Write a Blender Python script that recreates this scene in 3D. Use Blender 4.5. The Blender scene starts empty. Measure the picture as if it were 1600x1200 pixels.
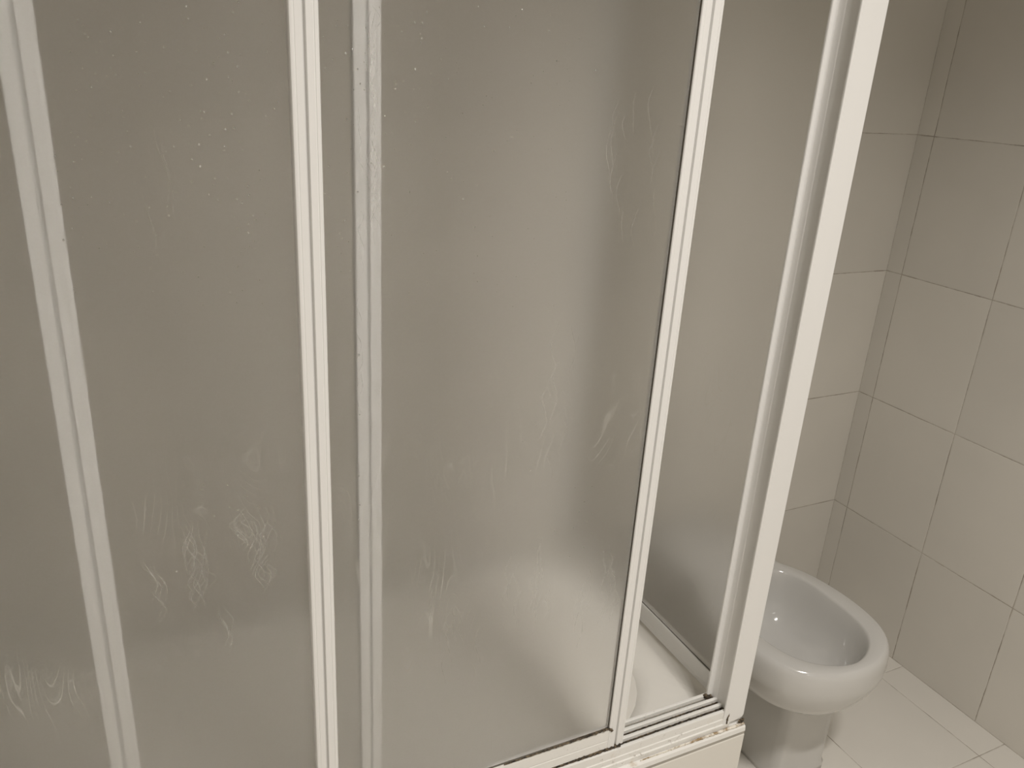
import bpy, bmesh, math, random
from mathutils import Vector, Matrix, noise
R = random.Random(7)
sc = bpy.context.scene
C = sc.collection

# ------------------------------------------------------------------ camera
cam = bpy.data.cameras.new('camera'); cam_o = bpy.data.objects.new('camera', cam); C.objects.link(cam_o)
right = Vector((0.90025, -0.43161, 0.05705)); down = Vector((-0.10752, -0.3474, -0.93153)); fwd = Vector((0.42188, 0.83248, -0.35915))
m = Matrix((right, -down, -fwd)).transposed().to_4x4()
m.translation = Vector((-1.76473, -1.40561, 1.41494))
cam_o.matrix_world = m
cam.sensor_width = 36; cam.lens = 36 * 1260.9 / 1600; cam.clip_start = 0.02
sc.camera = cam_o

# ------------------------------------------------------------------ light and exposure
sc.view_settings.view_transform = 'Standard'; sc.view_settings.look = 'None'
sc.view_settings.gamma = 1; sc.view_settings.use_curve_mapping = False
sc.view_settings.exposure = 0.0
w = bpy.data.worlds.new('world'); sc.world = w; w.use_nodes = True
w.node_tree.nodes['Background'].inputs[0].default_value = (0, 0, 0, 1)
w.node_tree.nodes['Background'].inputs[1].default_value = 0
LAMP_COL = (1.0, 0.95, 0.895)
FILL_P = Vector((-1.28, -2.40, 2.05))
lamp = bpy.data.lights.new('fill_light', 'AREA'); lamp.shape = 'RECTANGLE'; lamp.size = 0.50; lamp.size_y = 0.09  # faint fill light added opposite the shower, no known lamp there
lamp.energy = 1.2; lamp.color = LAMP_COL
lo = bpy.data.objects.new('fill_light', lamp); C.objects.link(lo)
lo.location = FILL_P; lo.rotation_euler = (math.radians(58), 0, 0)      # looks towards +y and down
CEIL_P = (-1.20, -1.60, 2.58)
cl = bpy.data.lights.new('ceiling_bulb_light', 'AREA'); cl.shape = 'DISK'; cl.size = 0.065; cl.energy = 5.1; cl.color = LAMP_COL
cl.spread = math.radians(122)
for k in range(4):                                    # the four bulbs of the ceiling lamp
    co = bpy.data.objects.new('ceiling_bulb_light', cl); C.objects.link(co); co.location = (CEIL_P[0] - .165 + .11 * k, CEIL_P[1], CEIL_P[2])
sc.cycles.max_bounces = 16; sc.cycles.diffuse_bounces = 6; sc.cycles.transmission_bounces = 12; sc.cycles.glossy_bounces = 4
sc.cycles.sample_clamp_indirect = 12.0
sc.cycles.use_denoising = True

# ------------------------------------------------------------------ helpers
def tag(o, label=None, cat=None, group=None, kind=None):
    if label: o['label'] = label
    if cat: o['category'] = cat
    if group: o['group'] = group
    if kind: o['kind'] = kind
    return o

def obj(name, bm, mat, parent=None, smooth=False, bevel=0, seg=2):
    me = bpy.data.meshes.new(name)
    bmesh.ops.recalc_face_normals(bm, faces=bm.faces)
    bm.to_mesh(me); bm.free()
    if smooth:
        for p in me.polygons: p.use_smooth = True
    me.materials.append(mat)
    o = bpy.data.objects.new(name, me); C.objects.link(o)
    if parent: o.parent = parent
    if bevel:
        b = o.modifiers.new('bevel', 'BEVEL'); b.width = bevel; b.segments = seg; b.limit_method = 'ANGLE'; b.angle_limit = math.radians(40)
        b.harden_normals = False
    return o

def empty(name, loc=(0, 0, 0)):
    o = bpy.data.objects.new(name, None); C.objects.link(o); o.empty_display_size = .05
    return o      # all parts are modelled in world coordinates, so the Empty stays at the origin corner

def box(bm, x0, x1, y0, y1, z0, z1):
    v = [bm.verts.new(p) for p in ((x0,y0,z0),(x1,y0,z0),(x1,y1,z0),(x0,y1,z0),(x0,y0,z1),(x1,y0,z1),(x1,y1,z1),(x0,y1,z1))]
    for f in ((0,3,2,1),(4,5,6,7),(0,1,5,4),(1,2,6,5),(2,3,7,6),(3,0,4,7)): bm.faces.new([v[i] for i in f])
    return bm

def new(): return bmesh.new()

def prism_z(bm, pts, z0, z1):
    a = [bm.verts.new((x, y, z0)) for x, y in pts]; b = [bm.verts.new((x, y, z1)) for x, y in pts]
    n = len(pts)
    for i in range(n): bm.faces.new((a[i], a[(i+1) % n], b[(i+1) % n], b[i]))
    bm.faces.new(a[::-1]); bm.faces.new(b)
    return bm

def prism_x(bm, pts, x0, x1):     # pts are (y, z)
    a = [bm.verts.new((x0, y, z)) for y, z in pts]; b = [bm.verts.new((x1, y, z)) for y, z in pts]
    n = len(pts)
    for i in range(n): bm.faces.new((a[i], a[(i+1) % n], b[(i+1) % n], b[i]))
    bm.faces.new(a[::-1]); bm.faces.new(b)
    return bm

def prism_y(bm, pts, y0, y1):     # pts are (x, z)
    a = [bm.verts.new((x, y0, z)) for x, z in pts]; b = [bm.verts.new((x, y1, z)) for x, z in pts]
    n = len(pts)
    for i in range(n): bm.faces.new((a[i], a[(i+1) % n], b[(i+1) % n], b[i]))
    bm.faces.new(a[::-1]); bm.faces.new(b)
    return bm

def loft(bm, rings, cap0=True, cap1=True):
    vs = [[bm.verts.new(p) for p in r] for r in rings]
    for a, b in zip(vs[:-1], vs[1:]):
        n = len(a)
        for i in range(n): bm.faces.new((a[i], a[(i+1) % n], b[(i+1) % n], b[i]))
    if cap0: bm.faces.new(vs[0][::-1])
    if cap1: bm.faces.new(vs[-1])
    return bm

# ------------------------------------------------------------------ materials
class NT:
    def __init__(s, name):
        s.m = bpy.data.materials.new(name); s.m.use_nodes = True; s.t = s.m.node_tree
        s.b = s.t.nodes['Principled BSDF']; s.out = s.t.nodes['Material Output']
        s.pos = s.n('ShaderNodeNewGeometry').outputs['Position']
        sp = s.n('ShaderNodeSeparateXYZ'); s.l(s.pos, sp.inputs[0]); s.x, s.y, s.z = sp.outputs
    def n(s, t, **k):
        o = s.t.nodes.new(t)
        for a, b in k.items(): setattr(o, a, b)
        return o
    def l(s, a, b): s.t.links.new(a, b)
    def math(s, op, a, b=None, c=None, clamp=False):
        o = s.n('ShaderNodeMath', operation=op, use_clamp=clamp)
        for i, v in enumerate((a, b, c)):
            if v is None: continue
            if isinstance(v, (int, float)): o.inputs[i].default_value = v
            else: s.l(v, o.inputs[i])
        return o.outputs[0]
    def noise(s, scale, detail=3, rough=.5, vec=None, stretch=None, dist=0):
        o = s.n('ShaderNodeTexNoise'); o.inputs['Scale'].default_value = scale; o.inputs['Detail'].default_value = detail
        o.inputs['Roughness'].default_value = rough; o.inputs['Distortion'].default_value = dist
        v = vec or s.pos
        if stretch:
            mp = s.n('ShaderNodeMapping'); mp.inputs['Scale'].default_value = stretch; s.l(v, mp.inputs['Vector']); v = mp.outputs[0]
        s.l(v, o.inputs['Vector']); return o.outputs['Fac']
    def ramp(s, v, a, b, c=0., d=1.):
        o = s.n('ShaderNodeMapRange', clamp=True); o.interpolation_type = 'SMOOTHSTEP'
        s.l(v, o.inputs[0])
        for i, k in enumerate((a, b, c, d)): o.inputs[i+1].default_value = k
        return o.outputs[0]
    def mix(s, f, a, b):
        o = s.n('ShaderNodeMix', data_type='RGBA')
        for i, v in ((0, f), (6, a), (7, b)):
            if isinstance(v, (int, float)): o.inputs[i].default_value = v
            elif isinstance(v, tuple): o.inputs[i].default_value = (*v, 1)
            else: s.l(v, o.inputs[i])
        return o.outputs[2]
    def bump(s, h, strength=.2, dist=.001):
        o = s.n('ShaderNodeBump'); o.inputs['Strength'].default_value = strength; o.inputs['Distance'].default_value = dist
        s.l(h, o.inputs['Height']); return o.outputs[0]
    def set(s, **k):
        for a, v in k.items():
            i = s.b.inputs[a.replace('_', ' ')]
            if isinstance(v, tuple): i.default_value = (*v, 1)
            elif isinstance(v, (int, float)): i.default_value = v
            else: s.l(v, i)

def tile_mat(name, u_axis, v_axis, pu, ou, pv, ov, col, grout, gw=.0014, rough=.38):
    """tiles on a plane: joints where (coord - o) is a multiple of p"""
    t = NT(name)
    wob = t.math('MULTIPLY', t.math('SUBTRACT', t.noise(9, 4, .65), .5), .0026)
    ax = dict(x=t.x, y=t.y, z=t.z)
    def edge(a, p, o):
        q = t.math('ADD', t.math('SUBTRACT', ax[a], o), wob)
        f = t.math('FRACT', t.math('DIVIDE', q, p))
        d = t.math('MULTIPLY', t.math('MINIMUM', f, t.math('SUBTRACT', 1.0, f)), p)
        return d, t.math('FLOOR', t.math('DIVIDE', q, p))
    du, iu = edge(u_axis, pu, ou); dv, iv = edge(v_axis, pv, ov)
    d = t.math('MINIMUM', du, dv)
    wvar = t.ramp(t.noise(22, 4, .7), .35, .68, gw * .35, gw * 1.05)
    line = t.math('LESS_THAN', d, wvar)
    soft = t.math('SUBTRACT', 1.0, t.math('DIVIDE', t.math('SUBTRACT', d, 0.0), wvar), clamp=True)
    line = t.math('MULTIPLY', line, t.ramp(t.noise(7, 5, .7), .30, .60, .35, .95))
    cx = t.n('ShaderNodeCombineXYZ'); t.l(iu, cx.inputs[0]); t.l(iv, cx.inputs[1])
    wn = t.n('ShaderNodeTexWhiteNoise', noise_dimensions='3D'); t.l(cx.outputs[0], wn.inputs['Vector'])
    val = t.ramp(wn.outputs['Value'], 0, 1, .965, 1.03)
    cloud = t.ramp(t.noise(3.0, 3), .3, .7, .97, 1.02)
    vv = t.math('MULTIPLY', val, cloud)
    base = t.n('ShaderNodeMix', data_type='RGBA', blend_type='MULTIPLY'); base.inputs[0].default_value = 1
    base.inputs[6].default_value = (*col, 1); cc = t.n('ShaderNodeCombineColor')
    for i in range(3): t.l(vv, cc.inputs[i])
    t.l(cc.outputs[0], base.inputs[7])
    dirt = t.ramp(t.noise(5, 4, .6), .35, .65)
    g = t.mix(dirt, tuple(c * .75 for c in grout), grout)
    t.set(Base_Color=t.mix(line, base.outputs[2], g), Roughness=t.math('ADD', rough, t.math('MULTIPLY', line, .4)))
    h = t.ramp(d, 0, .0035)
    h = t.math('ADD', h, t.math('MULTIPLY', t.noise(14, 2), .35))
    t.set(Normal=t.bump(h, .35, .0012))
    t.b.inputs['Specular IOR Level'].default_value = .35
    return t.m

WALL_C = (.69, .665, .615); GROUT = (.38, .335, .28)
TP, TH = .2453, .333
m_wall_side = tile_mat('wall_tile_side', 'y', 'z', TP, -.0461, TH, 0, WALL_C, GROUT)
m_wall_back = tile_mat('wall_tile_back', 'x', 'z', TP, 0, TH, 0, WALL_C, GROUT)
m_floor = tile_mat('floor_tile', 'x', 'y', .289, -.091, .289, -.325, (.73, .705, .655), GROUT, gw=.0012)

def plaster(name, col):
    t = NT(name); t.set(Base_Color=t.mix(t.noise(6, 4), tuple(c*.96 for c in col), col), Roughness=.8, Normal=t.bump(t.noise(180, 2), .1, .0005)); return t.m
m_ceiling = plaster('ceiling_paint', (.66, .65, .62))

def white_metal(name, col=(.86, .84, .80), rough=.32, stain=0.0):
    t = NT(name)
    v = t.noise(7, 5, .6, stretch=(6, 6, .6))
    c = t.mix(v, tuple(k * .965 for k in col), col)
    if stain:
        # yellow-brown limescale and rust stains in patches near the track
        k = t.math('MULTIPLY', t.ramp(t.noise(16, 6, .7), .55, .72), t.ramp(t.z, .46, .40))
        c = t.mix(t.math('MULTIPLY', k, stain), c, (.42, .30, .15))
        k2 = t.math('MULTIPLY', t.ramp(t.noise(70, 5, .75), .60, .70), t.ramp(t.z, .50, .42))
        c = t.mix(t.math('MULTIPLY', k2, stain * .9), c, (.22, .17, .11))
    t.set(Base_Color=c, Roughness=t.ramp(t.noise(30, 3), .3, .7, rough - .04, rough + .08), Normal=t.bump(t.noise(90, 2), .04, .0004))
    return t.m
m_frame = white_metal('white_painted_aluminium', (.86, .855, .84))
m_track = white_metal('stained_white_track', (.86, .85, .82), stain=.55)
m_grey = white_metal('grey_profile_metal', (.60, .585, .55), .4)  # even grey of the door guides

def ceramic(name, col, rough=.12):
    t = NT(name); t.set(Base_Color=t.mix(t.noise(4, 3), tuple(c*.98 for c in col), col), Roughness=rough)
    t.b.inputs['Coat Weight'].default_value = .3; t.b.inputs['Coat Roughness'].default_value = .06
    return t.m
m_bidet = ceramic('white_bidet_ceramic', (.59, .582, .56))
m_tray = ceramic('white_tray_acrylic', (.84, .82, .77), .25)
m_apron = ceramic('white_apron', (.80, .775, .72), .35)

t = NT('black_mould'); nn = t.noise(160, 4, .7)
t.set(Base_Color=t.mix(t.ramp(nn, .40, .68), (.025, .020, .014), (.20, .15, .095)), Roughness=.9, Normal=t.bump(nn, .8, .001)); m_mould = t.m
t = NT('brown_stained_sealant'); nn = t.noise(55, 5, .7)
t.set(Base_Color=t.mix(t.ramp(nn, .34, .52), (.32, .22, .11), (.80, .76, .68)), Roughness=.6, Normal=t.bump(nn, .4, .001)); m_seal = t.m
t = NT('black_rubber'); t.set(Base_Color=(.13, .12, .10), Roughness=.6); m_rubber = t.m
t = NT('grey_joint'); t.set(Base_Color=t.mix(t.noise(40, 4), (.34, .32, .28), (.50, .47, .42)), Roughness=.7); m_joint = t.m
t = NT('chrome'); t.set(Base_Color=(.8, .8, .8), Metallic=1.0, Roughness=.12); m_chrome = t.m
t = NT('water')
tr = t.n('ShaderNodeBsdfTransparent'); tr.inputs[0].default_value = (.97, .97, .97, 1)
gl = t.n('ShaderNodeBsdfGlossy'); gl.inputs['Roughness'].default_value = .12; gl.inputs[0].default_value = (1, 1, 1, 1)
fr = t.n('ShaderNodeFresnel'); fr.inputs[0].default_value = 1.33
mx = t.n('ShaderNodeMixShader'); t.l(t.math('ADD', t.math('MULTIPLY', fr.outputs[0], .4), .42), mx.inputs[0]); t.l(tr.outputs[0], mx.inputs[1]); t.l(gl.outputs[0], mx.inputs[2])
t.l(mx.outputs[0], t.out.inputs[0]); m_water = t.m
t = NT('lamp_glass'); t.b.inputs['Emission Color'].default_value = (*LAMP_COL, 1); t.b.inputs['Emission Strength'].default_value = 6
m_lampglass = t.m

def pane_mat(name, axis):
    """frosted clear acrylic: rough refraction, a fine grain, and a diffuse film that thickens downwards with curling wipe marks"""
    t = NT(name)
    grain = t.noise(900, 2, .6)
    flow = t.noise(5.5, 2, .5, stretch=(2.2, 2.2, .55), dist=.6)
    # thin curling lines = contour lines of a slow noise, kept only in patches
    con = t.math('FRACT', t.math('MULTIPLY', flow, 26))
    con = t.math('ABSOLUTE', t.math('SUBTRACT', con, .5))
    ln = t.ramp(con, .09, .02)
    patch = t.ramp(t.noise(4.2, 3, .6), .47, .60)
    brk = t.ramp(t.noise(38, 2, .6, stretch=(1, 1, .4)), .38, .5)
    zone = t.math('MULTIPLY', t.ramp(t.z, .42, .55), t.ramp(t.z, 1.15, .85))
    lines = t.math('MULTIPLY', t.math('MULTIPLY', ln, patch), t.math('MULTIPLY', brk, zone))
    low = t.ramp(t.math('ADD', t.z, t.math('MULTIPLY', t.noise(4, 3), .14)), 1.10, .62, 0, 1)
    film = t.math('ADD', t.math('MULTIPLY', low, FILM), t.math('MULTIPLY', t.ramp(t.noise(420, 2, .7), .35, .65, -.025, .025), 1.0), clamp=False)
    film = t.math('ADD', film, .025, clamp=True)
    h = t.math('ADD', t.math('MULTIPLY', grain, .5), t.math('MULTIPLY', lines, 1.5))
    nrm = t.bump(h, .12, .0006)
    t.set(Base_Color=(.997, .997, .993), Roughness=PANE_ROUGH, IOR=1.22, Transmission_Weight=1.0, Normal=nrm)
    t.b.inputs['Specular IOR Level'].default_value = .3
    dif = t.n('ShaderNodeBsdfDiffuse'); dif.inputs[0].default_value = (.70, .68, .63, 1)
    trl = t.n('ShaderNodeBsdfTranslucent'); trl.inputs[0].default_value = (.80, .78, .72, 1)
    m1 = t.n('ShaderNodeMixShader'); m1.inputs[0].default_value = .55; t.l(dif.outputs[0], m1.inputs[1]); t.l(trl.outputs[0], m1.inputs[2])
    m2 = t.n('ShaderNodeMixShader'); t.l(film, m2.inputs[0]); t.l(t.b.outputs[0], m2.inputs[1]); t.l(m1.outputs[0], m2.inputs[2])
    m3 = t.n('ShaderNodeMixShader'); t.l(t.math('MULTIPLY', lines, .24), m3.inputs[0]); t.l(m2.outputs[0], m3.inputs[1])
    d2 = t.n('ShaderNodeBsdfDiffuse'); d2.inputs[0].default_value = (.86, .85, .80, 1); t.l(d2.outputs[0], m3.inputs[2])
    t.l(m3.outputs[0], t.out.inputs[0])
    return t.m
FILM, PANE_ROUGH = .09, .30
m_pane = pane_mat('frosted_acrylic', 'x')

# ------------------------------------------------------------------ room
XL, YF, ZC = -2.32, -2.75, 2.7
def struct(name, bm, mat): return tag(obj(name, bm, mat), kind='structure')
struct('floor', box(new(), XL - .1, .1, YF - .1, .1, -.1, 0), m_floor)
struct('ceiling', box(new(), XL - .1, .1, YF - .1, .1, ZC, ZC + .1), m_ceiling)
struct('wall_right', box(new(), 0, .1, YF - .1, .1, 0, ZC), m_wall_side)
struct('wall_back', box(new(), XL - .1, 0, 0, .1, 0, ZC), m_wall_back)
struct('wall_left', box(new(), XL - .1, XL, YF - .1, 0, 0, ZC), m_wall_side)
m_front = plaster('front_wall_paint', (.66, .64, .60))
struct('wall_front', box(new(), XL, 0, YF - .1, YF, 0, ZC), m_front)

# ------------------------------------------------------------------ shower tray
XR = -.885                       # outer right side of the tray
tray = empty('shower_tray')
tag(tray, 'white shower tray with a tall plain apron under the stained sliding track', 'shower tray')
def rrect(x0, x1, y0, y1, r, n=8):
    pts = []
    for cx, cy, a0 in ((x1-r, y1-r, 0), (x0+r, y1-r, 90), (x0+r, y0+r, 180), (x1-r, y0+r, 270)):
        for i in range(n + 1):
            a = math.radians(a0 + 90 * i / n); pts.append((cx + r * math.cos(a), cy + r * math.sin(a)))
    return pts
ZR = .392
def ring(x0, x1, y0, y1, r, z): return [(x, y, z) for x, y in rrect(x0, x1, y0, y1, r)]
bx0, bx1, by0, by1 = XL + .09, -.957, -.566, -.06
rings = [ring(XL + .001, XR - .003, -.569, -.001, .004, .15), ring(XL + .001, XR - .003, -.569, -.001, .004, ZR)]
prof = [(-.004, ZR), (0, ZR - .0003), (.010, ZR - .003), (.020, ZR - .010), (.030, ZR - .021), (.045, ZR - .042), (.065, ZR - .073), (.085, ZR - .104), (.105, ZR - .132), (.125, ZR - .152), (.15, ZR - .167), (.19, ZR - .176), (.225, ZR - .178)]
for d, z in prof: rings.append(ring(bx0 + d, bx1 - d, by0 + d*.6, by1 - d, max(.17 - d * .4, .06), z))
obj('basin', loft(new(), rings, True, True), m_tray, tray, smooth=True)
o = obj('apron', box(new(), XL + .001, XR, -.6335, -.0005, 0, .3815), m_apron, tray, bevel=.002)
# lip of the tray on which the track stands
lp = prism_x(new(), [(-.6335, .388), (-.6325, .3965), (-.629, .400), (-.5695, .400), (-.5695, .3875), (-.6325, .3870)], XL + .001, XR - .0005)
obj('tray_lip', lp, m_track, tray, bevel=.0008)
sg = box(new(), XL + .001, XR - .001, -.6325, -.60, .3816, .3869)
tag(obj('apron_joint', sg, m_joint, tray), 'grey joint between ledge and apron')
dr = new()
bmesh.ops.create_cone(dr, cap_ends=True, segments=32, radius1=.045, radius2=.040, depth=.006, matrix=Matrix.Translation((-1.75, -.28, ZR - .1750)))
tag(obj('drain', dr, m_chrome, tray, smooth=False, bevel=.001), 'round chrome drain cover')

# ------------------------------------------------------------------ shower enclosure
enc = empty('shower_enclosure')
tag(enc, 'white framed corner shower enclosure with frosted sliding panels, mouldy bottom track', 'shower enclosure')
ZT = 2.07
# bottom track: four fins, three channels, stepped outer face
F = [-.6190, -.6045, -.5905, -.5760]
pts = [(-.6255, .4005), (-.6255, .4095), (-.6235, .4105), (-.6235, .4195), (-.6222, .4205), (-.6222, .4330)]
for k, c in enumerate(F):
    a, b = c - .0030, c + .0030
    if k == 0: pts += [(a, .4355), (b - .0008, .4355), (b, .4345), (b, .4170)]
    else: pts += [(a, .4170), (a, .4345), (a + .0008, .4355), (b - .0008, .4355), (b, .4345)]
    if k in (1, 2): pts += [(b, .4170)]
pts += [(-.5730, .4005)]
trk = prism_x(new(), pts, XL + .002, -.9175)
obj('bottom_track', trk, m_track, enc, bevel=.0006)
tp = new(); box(tp, XL + .002, -.889, -.6255, -.570, ZT - .035, ZT)
obj('top_track', tp, m_frame, enc, bevel=.002)

# corner post: cover strip, recessed channel, inner bead
post = empty('corner_post'); post.parent = enc
cv = new(); prism_y(cv, [(-.9318, .4085), (-.8965, .4105), (-.8905, .4125), (-.8878, .4175), (-.8875, ZT), (-.9318, ZT)], -.6250, -.6212)
obj('cover_strip', cv, m_frame, post, bevel=.0010)
ch = prism_z(new(), [(-.9215, -.6212), (-.9215, -.5915), (-.9226, -.5905), (-.9247, -.5822), (-.9256, -.5815), (-.9325, -.5806), (-.9335, -.5795),
                     (-.9335, -.5765), (-.9320, -.5750), (-.8885, -.5750), (-.8885, -.6212)], .4005, ZT - .036)
obj('channel', ch, m_frame, post, bevel=.0007)

# fixed return panel between the post and the back wall
rp = empty('return_panel'); rp.parent = enc
obj('pane', box(new(), -.902, -.898, -.5745, -.022, .446, ZT - .03), m_pane, rp)
rr = prism_y(new(), [(-.8905, .4005), (-.8960, .4005), (-.8966, .412), (-.8985, .4140), (-.8985, .4400), (-.9055, .4470), (-.9055, .4515), (-.8905, .4515)], -.5745, -.003)
obj('bottom_rail', rr, m_frame, rp, bevel=.0006)
obj('top_rail', box(new(), -.912, -.8905, -.5695, -.003, ZT - .035, ZT), m_frame, rp, bevel=.001)
obj('wall_profile', box(new(), -.912, -.8905, -.026, -.001, .4525, ZT - .036), m_frame, rp, bevel=.001)
obj('seal', box(new(), -.9040, -.9022, -.5745, -.027, .4516, .4524), m_rubber, rp)
# wall channel at the far left
obj('wall_profile', box(new(), XL + .001, XL + .022, -.6235, -.572, .4362, ZT - .036), m_frame, enc, bevel=.001)

# sliding doors
def stile_pts(x0, x1, yf, yb, flip=False):
    """extruded stile: two flat bands, a groove between, a hairline groove and rounded outer lips"""
    wd = x1 - x0
    s = [(0, yb), (0, yf + .0022), (.0010, yf + .0004), (.0024, yf), (.0040, yf), (.0044, yf + .00035), (.0050, yf + .00035), (.0054, yf),
         (wd * .42, yf), (wd * .432, yf + .0012), (wd * .437, yf + .0055), (wd * .548, yf + .0055), (wd * .553, yf + .0012), (wd * .565, yf + .0004),
         (wd * .80, yf + .0004), (wd * .815, yf + .0009), (wd * .835, yf + .0009), (wd * .85, yf + .0004), (wd - .0010, yf + .0008), (wd, yf + .0022), (wd, yb)]
    p = [((x1 - a) if flip else (x0 + a), b) for a, b in s]
    return p

def door(x0, x1, yc, label, wl=.028, wr=.028, zb=.4395, tilt=0):
    d = empty('sliding_door'); d.parent = enc; d['label'] = label
    yf, yb = yc - .0058, yc + .0058
    zt = ZT - .0355
    obj('stile', prism_z(new(), stile_pts(x0, x0 + wl, yf, yb), zb, zt), m_frame, d)
    obj('stile', prism_z(new(), stile_pts(x1 - wr, x1, yf, yb), zb, zt), m_frame, d)
    br = new()
    prism_x(br, [(yb, zb), (yf + .0006, zb), (yf + .0006, zb + .0145), (yf + .0018, zb + .0155), (yf + .0006, zb + .0168),
                 (yf + .0006, zb + .034), (yf + .002, zb + .0385), (yb, zb + .0385)], x0 + wl - .0004, x1 - wr + .0004)
    obj('bottom_rail', br, m_track, d)
    obj('top_rail', box(new(), x0 + wl - .0004, x1 - wr + .0004, yf + .0006, yb, zt - .035, zt), m_frame, d)
    pn = obj('pane', box(new(), x0 + wl * .6, x1 - wr * .6, yc - .0016, yc + .0018, zb + .030, zt - .02), m_pane, d)
    sx = new()
    for xa, xb in (((x1 - wr - .0008, x1 - wr),) if zb > .4394 else ()):
        box(sx, xa, xb, yc - .0044, yc - .0018, zb + .0386, zt - .036)
    box(sx, x0 + wl + .001, x1 - wr - .0012, yc - .0040, yc - .0018, zb + .0386, zb + .0396)
    obj('seal', sx, m_rubber, d)
    for xx in (x0 + .06, x1 - .06):
        obj('guide', box(new(), xx - .012, xx + .012, yc - .0028, yc + .0028, .4172, zb), m_grey, d)
    return d, yf, pn
Y1, Y2, Y3 = -.6120, -.5975, -.5832
d1, y1f, _ = door(-1.6080, -1.1300, Y1, 'frontmost frosted sliding door with its white stiles uncovered', wl=.0275, wr=.0305)
d2, y2f, _ = door(-2.0000, -1.5185, Y2, 'middle frosted sliding door, right stile blurred behind the front door', zb=.4390)
d3, y3f, _ = door(-2.2900, -1.8055, Y3, 'innermost frosted sliding door at the far left', wr=.031, zb=.4390)

# water drops clinging to the outer faces of the two doors
def dome(bm, x, y, z, r, sq):
    prev = None; n = 8
    for k in range(3):
        a = math.radians(k * 38); rr_, dd = r * math.cos(a), r * .48 * math.sin(a)
        cur = [bm.verts.new((x + rr_ * math.cos(q * 2 * math.pi / n), y - dd, z + rr_ * sq * math.sin(q * 2 * math.pi / n) - (1 - math.cos(a)) * r * .15)) for q in range(n)]
        if prev:
            for q in range(n): bm.faces.new((prev[q], prev[(q+1) % n], cur[(q+1) % n], cur[q]))
        else: bm.faces.new(cur[::-1])
        prev = cur
    top = bm.verts.new((x, y - r * .48, z - r * .1))
    for q in range(n): bm.faces.new((prev[q], prev[(q+1) % n], top))
camP = Vector((-1.76473, -1.40561, 1.41494))
def px(u, v, y):
    d = right * ((u - 800) / 1260.9) + down * ((v - 600) / 1260.9) + fwd
    k = (y - camP.y) / d.y; return camP + d * k
DOOR2 = [(122,31),(173,49),(256,74),(279,99),(291,10),(294,29),(364,19),(373,3),(342,60),(350,54),(352,53),(409,38),(356,82),(334,99),(371,104),(226,114),
 (323,124),(266,143),(363,127),(372,105),(143,136),(314,174),(319,175),(169,177),(281,188),(362,178),(353,202),(366,200),(352,202),(376,222),(204,229),(272,229),(311,226),(351,229),
 (300,249),(313,260),(116,253),(300,284),(336,279),(388,291),(407,281),(370,311),(389,305),(327,304),(341,312),(378,317),(396,337),(400,344),(388,351),(388,364),(264,337),(214,346),
 (113,357),(110,293),(114,309),(377,395),(371,418),(406,438),(434,159),(428,170),(360,457),(357,120),(155,388),(171,316),(405,266),(99,375),(115,450),(90,268),(86,243),(96,320)]
DOOR2 += [(316,765),(318,758),(359,792),(372,797),(405,794),(372,836),(356,758),(412,838),(440,838),(276,893),(335,806),(386,775)]
DOOR1 = [(527,32),(526,41),(540,83),(505,57),(520,93),(508,106),(551,77),(618,139),(569,97),(559,108),(563,131),(667,19),(660,36),(659,60),(657,67),(648,35),(689,92),(691,107),
 (649,108),(757,41),(797,43),(858,48),(816,15),(701,123),(723,177),(697,215),(800,215),(772,236),(746,290),(724,311),(600,260),(542,186),(508,303),(514,309),(538,345),(531,365),
 (536,373),(527,386),(533,396),(533,424),(514,260),(505,451),(548,424),(602,209),(742,355),(746,400),(746,440),(680,250),(640,300),(705,280),(650,190),(830,130),(870,95),(905,60),(930,110),(760,150)]
DOOR1 += [(561,555),(562,648),(561,744),(562,790),(561,812),(570,140),(580,255),(559,300)]
DOOR1 += [(925,833),(912,855),(933,842),(905,800),(917,815),(943,862),(956,875),(946,893),(961,900),(970,905),(925,803),(896,825),(899,762),(913,784),(866,830),(838,665),(828,735),(817,690),(925,760),(890,870)]
def drops(dr_, lst, yface, extra, box_uv):
    bm = new()
    pts = [(u, v, .00092) for u, v in lst]
    for _ in range(extra):
        u, v = R.uniform(box_uv[0], box_uv[2]), R.uniform(box_uv[1], box_uv[3]); pts.append((u, v, .00045))
    for u, v, s in pts:
        p = px(u, v, yface); r = s * R.uniform(.55, 1.25)
        dome(bm, p.x, yface + .0001, p.z, r, R.uniform(1.0, 1.35))
    o = obj('water_drops', bm, m_water, dr_, smooth=True); o['kind'] = 'stuff'; o['label'] = 'clear water drops scattered over the pane'
drops(d2, DOOR2, Y2 - .0017, 110, (110, 10, 430, 480))
drops(d1, DOOR1, Y1 - .0017, 110, (530, 10, 900, 480))

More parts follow.
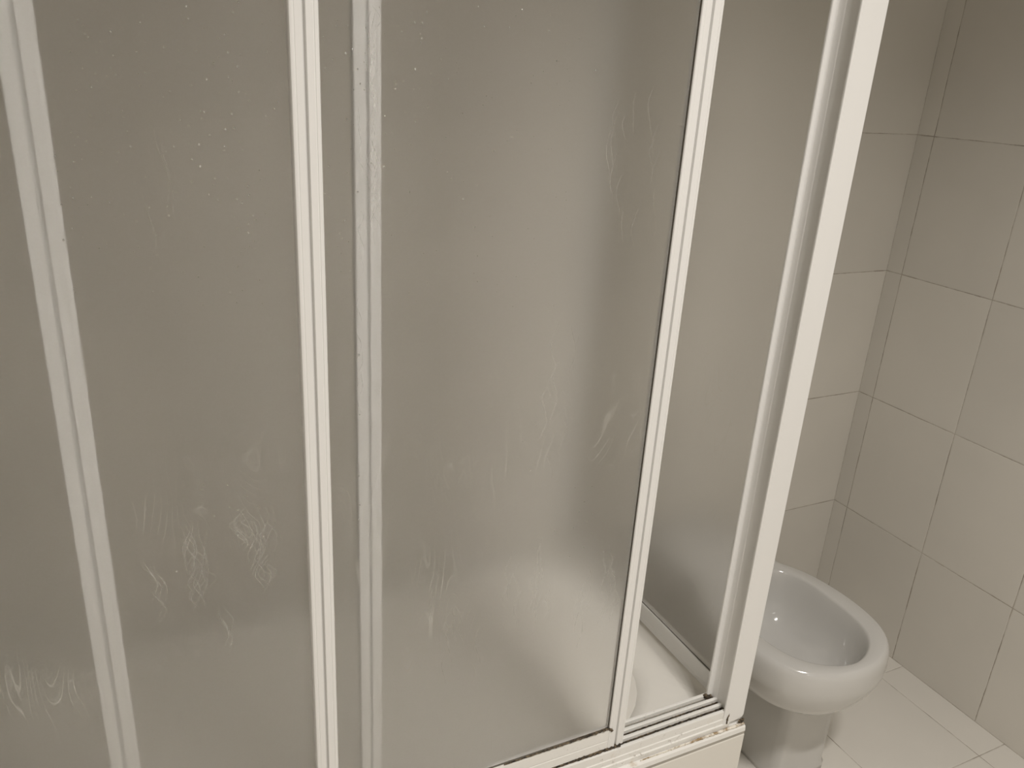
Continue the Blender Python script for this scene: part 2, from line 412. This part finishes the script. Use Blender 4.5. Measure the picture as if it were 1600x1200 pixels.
# dried soap runs: thin curling trails left on the panes
def streaks(dr_, yface, groups):
    bm = new()
    for u0, v0, u1, v1, n, lo_, hi, amp, wd in groups:
        for _ in range(n):
            u, v = R.uniform(u0, u1), R.uniform(v0, v1); L_ = R.uniform(lo_, hi); ph = R.uniform(0, 6.3) if _ % 3 == 0 else (ph if _ else 0) + R.uniform(-.4, .4)
            am = amp * R.uniform(.6, 1.2); wl_ = R.uniform(.8, 1.3); nseg = 22; rings = []
            base = px(u, v, yface); k = .00058
            for i in range(nseg + 1):
                t_ = i / nseg; x = base.x + k * (am * math.sin(ph + t_ * math.pi * 1.5 * wl_) + 3 * noise.noise(Vector((u, t_ * 3, v)))); z = base.z - k * L_ * t_
                hw = wd * (.25 + .75 * math.sin(math.pi * t_)) * (1 + .5 * noise.noise(Vector((t_ * 9, u, v))))
                rings.append([(x - hw, yface - .00005, z), (x - hw * .4, yface - .00022, z), (x + hw * .4, yface - .00022, z), (x + hw, yface - .00005, z), (x, yface + .00005, z)])
            loft(bm, rings)
    o = obj('soap_streaks', bm, m_soap, dr_, smooth=True); o['kind'] = 'stuff'; o['label'] = 'faint curling soap runs dried on the pane'
t = NT('dried_soap')
tr = t.n('ShaderNodeBsdfTransparent'); df = t.n('ShaderNodeBsdfDiffuse'); df.inputs[0].default_value = (.86, .85, .81, 1)
mx = t.n('ShaderNodeMixShader'); t.l(t.ramp(t.noise(60, 3, .6), .35, .65, .04, .20), mx.inputs[0]); t.l(tr.outputs[0], mx.inputs[1]); t.l(df.outputs[0], mx.inputs[2])
t.l(mx.outputs[0], t.out.inputs[0]); m_soap = t.m
streaks(d2, Y2 - .0017, [(288, 812, 318, 850, 9, 60, 130, 11, .0004), (296, 880, 330, 905, 8, 50, 95, 12, .0004), (230, 868, 255, 890, 6, 50, 90, 9, .00035),
    (362, 788, 385, 815, 6, 50, 90, 12, .0004), (392, 780, 425, 830, 9, 70, 120, 12, .0004), (402, 868, 425, 880, 6, 50, 75, 10, .0004), (238, 920, 262, 940, 4, 40, 70, 8, .0003),
    (160, 200, 260, 300, 3, 80, 160, 8, .00018), (330, 930, 380, 980, 4, 60, 110, 8, .0003)])
streaks(d1, Y1 - .0017, [(578, 5, 590, 330, 26, 40, 110, 7, .00035), (560, 150, 566, 600, 12, 30, 70, 4, .0003), (940, 850, 965, 930, 13, 50, 100, 9, .0004), (900, 880, 925, 960, 8, 50, 100, 8, .00035),
    (835, 840, 860, 940, 9, 60, 120, 8, .00035), (790, 850, 812, 930, 6, 60, 110, 7, .0003), (955, 130, 1030, 330, 14, 50, 110, 7, .0003), (820, 480, 905, 700, 10, 50, 110, 7, .0003), (660, 880, 760, 1020, 8, 60, 120, 8, .0003)])

# mould and brown sealant deposits (each an irregular crust of its own)
def crust(name, path, wfun, mat, parent, thick=.0016, n=70, seed=1):
    """irregular crust following a 3-D polyline; wfun(t) = half width"""
    bm = new(); path = [Vector(p) for p in path]
    L = [0]
    for a, b in zip(path[:-1], path[1:]): L.append(L[-1] + (b - a).length)
    rings = []
    for i in range(n + 1):
        s = L[-1] * i / n
        for k in range(len(L) - 1):
            if s <= L[k+1] + 1e-9: break
        f = (s - L[k]) / max(L[k+1] - L[k], 1e-9); c = path[k].lerp(path[k+1], f); tdir = (path[k+1] - path[k]).normalized()
        up = Vector((0, 0, 1)) if abs(tdir.z) < .7 else Vector((1, 0, 0))
        side = tdir.cross(up).normalized(); up2 = side.cross(tdir).normalized()
        wd = wfun(i / n); ring_ = []
        for q in range(10):
            a = 2 * math.pi * q / 10
            jit = 1 + .75 * noise.noise(Vector((s * 260 + seed * 9.1, q * 1.7, seed)))
            ring_.append(c + side * (math.cos(a) * wd * jit) + up2 * (math.sin(a) * thick * jit))
        rings.append(ring_)
    loft(bm, rings)
    return obj(name, bm, mat, parent, smooth=True)
def hump(a, b=None, mx=.003, mn=.0004): return lambda t: mn + mx * max(0, math.sin(math.pi * min(1, max(0, t)))) ** .8
# black gap crust below the front door
crust('mould', [(-1.136, -.6170, .4365), (-1.20, -.6172, .4362), (-1.26, -.6170, .4350), (-1.42, -.6165, .4335)], lambda t: .0026 * max(.35, 1 - 1.6 * t), m_mould, d1, .0040, 150, 2)
# thin dark line on top of the door's rail
crust('mould', [(-1.1615, -.6165, .4795), (-1.19, -.6170, .4790), (-1.26, -.6172, .4787), (-1.34, -.6172, .4785)], lambda t: .0018 * (1 - t) + .0006, m_mould, d1, .0013, 90, 3)
crust('mould', [(-1.1612, -.6165, .4790), (-1.1575, -.6172, .4770), (-1.1545, -.6182, .4725)], hump(0, mx=.0026), m_mould, d1, .0022, 16, 4)
# corner of the track and the post
crust('mould', [(-.9405, -.5775, .4330), (-.9330, -.5800, .4340), (-.9265, -.5850, .4300)], hump(0, mx=.0045), m_mould, post, .0045, 24, 5)
for k, yy in enumerate((-.5832, -.5975, -.6117)):
    crust('mould', [(-.9160, yy, .420), (-.9215, yy, .4260), (-.9300, yy, .4215)], hump(0, mx=.0045), m_mould, post, .0050, 20, 6 + k)
crust('mould', [(-.9200, -.6232, .432), (-.9245, -.6236, .420), (-.9230, -.6240, .4065)], hump(0, mx=.0022, mn=.0010), m_mould, post, .0016, 24, 10)
crust('mould', [(-.8990, -.6268, .4062), (-.8925, -.6275, .4075), (-.8868, -.6270, .4075)], hump(0, mx=.0024), m_mould, post, .0032, 24, 11)
for k, yy in enumerate((-.6078, -.5938, -.5793)):  # channel crusts: mould, also standing in for the shadow between the fins
    crust('mould', [(-.9180, yy, .4275), (-1.00, yy, .4280), (-1.10, yy, .4276), (-1.21, yy, .4270)],
          lambda t, k=k: .0004 + .0007 * max(0, noise.noise(Vector((t * 16, k * 3.3, 0))) + .25), m_mould if k < 2 else m_joint, enc, .0019 - .0003 * k, 160, 20 + k)
o = crust('sealant', [(-.8880, -.6285, .4015), (-.93, -.6288, .4012), (-1.02, -.6285, .4010), (-1.10, -.6285, .4008)], lambda t: .0026 * (1 - t) ** 1.3 + .0005, m_seal, tray, .0018, 110, 12)
o['label'] = 'brown stained strip of sealant along the ledge'

# ------------------------------------------------------------------ bidet
def polar(poly, c, n=96):
    out = []
    for i in range(n):
        a = 2 * math.pi * i / n; dx, dy = math.cos(a), math.sin(a); best = None
        for (x0, y0), (x1, y1) in zip(poly, poly[1:] + poly[:1]):
            ex, ey = x1 - x0, y1 - y0; det = dx * (-ey) + dy * ex
            if abs(det) < 1e-12: continue
            qx, qy = x0 - c[0], y0 - c[1]
            tt = (qx * (-ey) + qy * ex) / det; uu = (dx * qy - dy * qx) / det
            if tt > 0 and -1e-6 <= uu <= 1 + 1e-6: best = tt if best is None else max(best, tt)
        out.append((c[0] + dx * best, c[1] + dy * best))
    return out
def smooth_closed(p, it=2):
    for _ in range(it):
        q = []
        for a, b in zip(p, p[1:] + p[:1]):
            q += [(a[0]*.75 + b[0]*.25, a[1]*.75 + b[1]*.25), (a[0]*.25 + b[0]*.75, a[1]*.25 + b[1]*.75)]
        p = q
    return p
CXB = -.567
hw_out = [(-.003, .128), (-.08, .124), (-.16, .116), (-.215, .110), (-.248, .116), (-.275, .137), (-.325, .158), (-.38, .167), (-.436, .169), (-.496, .161),
          (-.540, .144), (-.575, .112), (-.598, .068), (-.608, .022)]
outer = [(CXB + h, y) for y, h in hw_out] + [(CXB - h, y) for y, h in reversed(hw_out)]
hw_in = [(-.264, .045), (-.275, .080), (-.298, .104), (-.340, .117), (-.400, .1195), (-.45, .118), (-.490, .112), (-.525, .097), (-.552, .072), (-.570, .040), (-.578, .012)]
inner = [(CXB + h, y) for y, h in hw_in] + [(CXB - h, y) for y, h in reversed(hw_in)]
foot = rrect(-.604, -.457, -.492, -.003, .015, 6)
cO, cI, cF = (CXB, -.36), (CXB, -.43), (-.535, -.30)
PO = polar(smooth_closed(outer, 2), cO); PI_ = polar(smooth_closed(inner, 2), cI); PF = polar(foot, cF)
def inset(P, c, d):
    r = []
    for x, y in P:
        L_ = math.hypot(x - c[0], y - c[1]); k = max(0, (L_ - d) / L_)
        r.append((c[0] + (x - c[0]) * k, min(c[1] + (y - c[1]) * k, -.003) if d < .05 else c[1] + (y - c[1]) * k))
    return r
def mixr(A, B, w_): return [(a[0]*(1-w_) + b[0]*w_, a[1]*(1-w_) + b[1]*w_) for a, b in zip(A, B)]
RG = []
def add(P, z): RG.append([(x, y, z) for x, y in P])
flare = [(x + (x - cF[0]) * .03, y if y > -.02 else y + (y - cF[1]) * .02) for x, y in PF]
for z in (0, .012): add(flare, z)
for z in (.02, .10, .18, .215): add(PF, z)
PQ = inset(PO, cO, .024)
add(mixr(PF, PQ, .05), .228); add(mixr(PF, PQ, .22), .236); add(mixr(PF, PQ, .48), .244); add(mixr(PF, PQ, .70), .254)
add(mixr(PF, PQ, .88), .2655); add(inset(PO, cO, .0225), .281); add(inset(PO, cO, .0125), .300); add(inset(PO, cO, .0062), .316); add(inset(PO, cO, .0030), .326)
add(inset(PO, cO, .0010), .334); add(PO, .345); add(inset(PO, cO, .0005), .362); add(inset(PO, cO, .002), .374); add(inset(PO, cO, .005), .382); add(inset(PO, cO, .009), .387); add(inset(PO, cO, .013), .389)
def bl(dd, z): add(inset(PI_, cI, dd), z)
bl(-.004, .389); bl(-.001, .3875); bl(.001, .384); bl(.004, .376); bl(.009, .355); bl(.016, .325); bl(.028, .298); bl(.045, .280); bl(.064, .270); bl(.085, .265); bl(.10, .2635)
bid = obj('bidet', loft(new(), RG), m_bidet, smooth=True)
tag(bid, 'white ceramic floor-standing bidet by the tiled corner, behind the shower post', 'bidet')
dn = new(); bmesh.ops.create_cone(dn, cap_ends=True, segments=24, radius1=.020, radius2=.018, depth=.004, matrix=Matrix.Translation((CXB, -.385, .2650)))

# ------------------------------------------------------------------ lamps outside the picture, the wall one added for fill
wl = empty('fill_lamp'); tag(wl, 'added white bar fixture for the fill light, on the wall opposite the shower', 'lamp')  # unseen fixture made up to carry the fill light
bm = new(); box(bm, FILL_P.x - .30, FILL_P.x + .30, YF + .001, YF + .04, FILL_P.z - .03, FILL_P.z + .07); obj('backplate', bm, m_frame, wl, bevel=.004)
bm = new(); box(bm, FILL_P.x - .28, FILL_P.x + .28, YF + .04, FILL_P.y - .03, FILL_P.z + .03, FILL_P.z + .06); obj('shade', bm, m_frame, wl, bevel=.004)
cp = empty('ceiling_lamp'); tag(cp, 'white bar lamp hanging close below the ceiling', 'lamp')
x, y, z = CEIL_P
obj('housing', box(new(), x - .24, x + .24, y - .05, y + .05, z + .055, z + .08), m_frame, cp, bevel=.006)
for k in range(4):
    sh = new(); bmesh.ops.create_cone(sh, cap_ends=True, segments=24, radius1=.036, radius2=.022, depth=.05, matrix=Matrix.Translation((x - .165 + .11 * k, y, z + .029)))
    obj('spot_shade', sh, m_frame, cp, bevel=.002)
obj('ceiling_mount', box(new(), x - .05, x + .05, y - .03, y + .03, z + .0805, ZC - .001), m_frame, cp, bevel=.003)
dn.free()
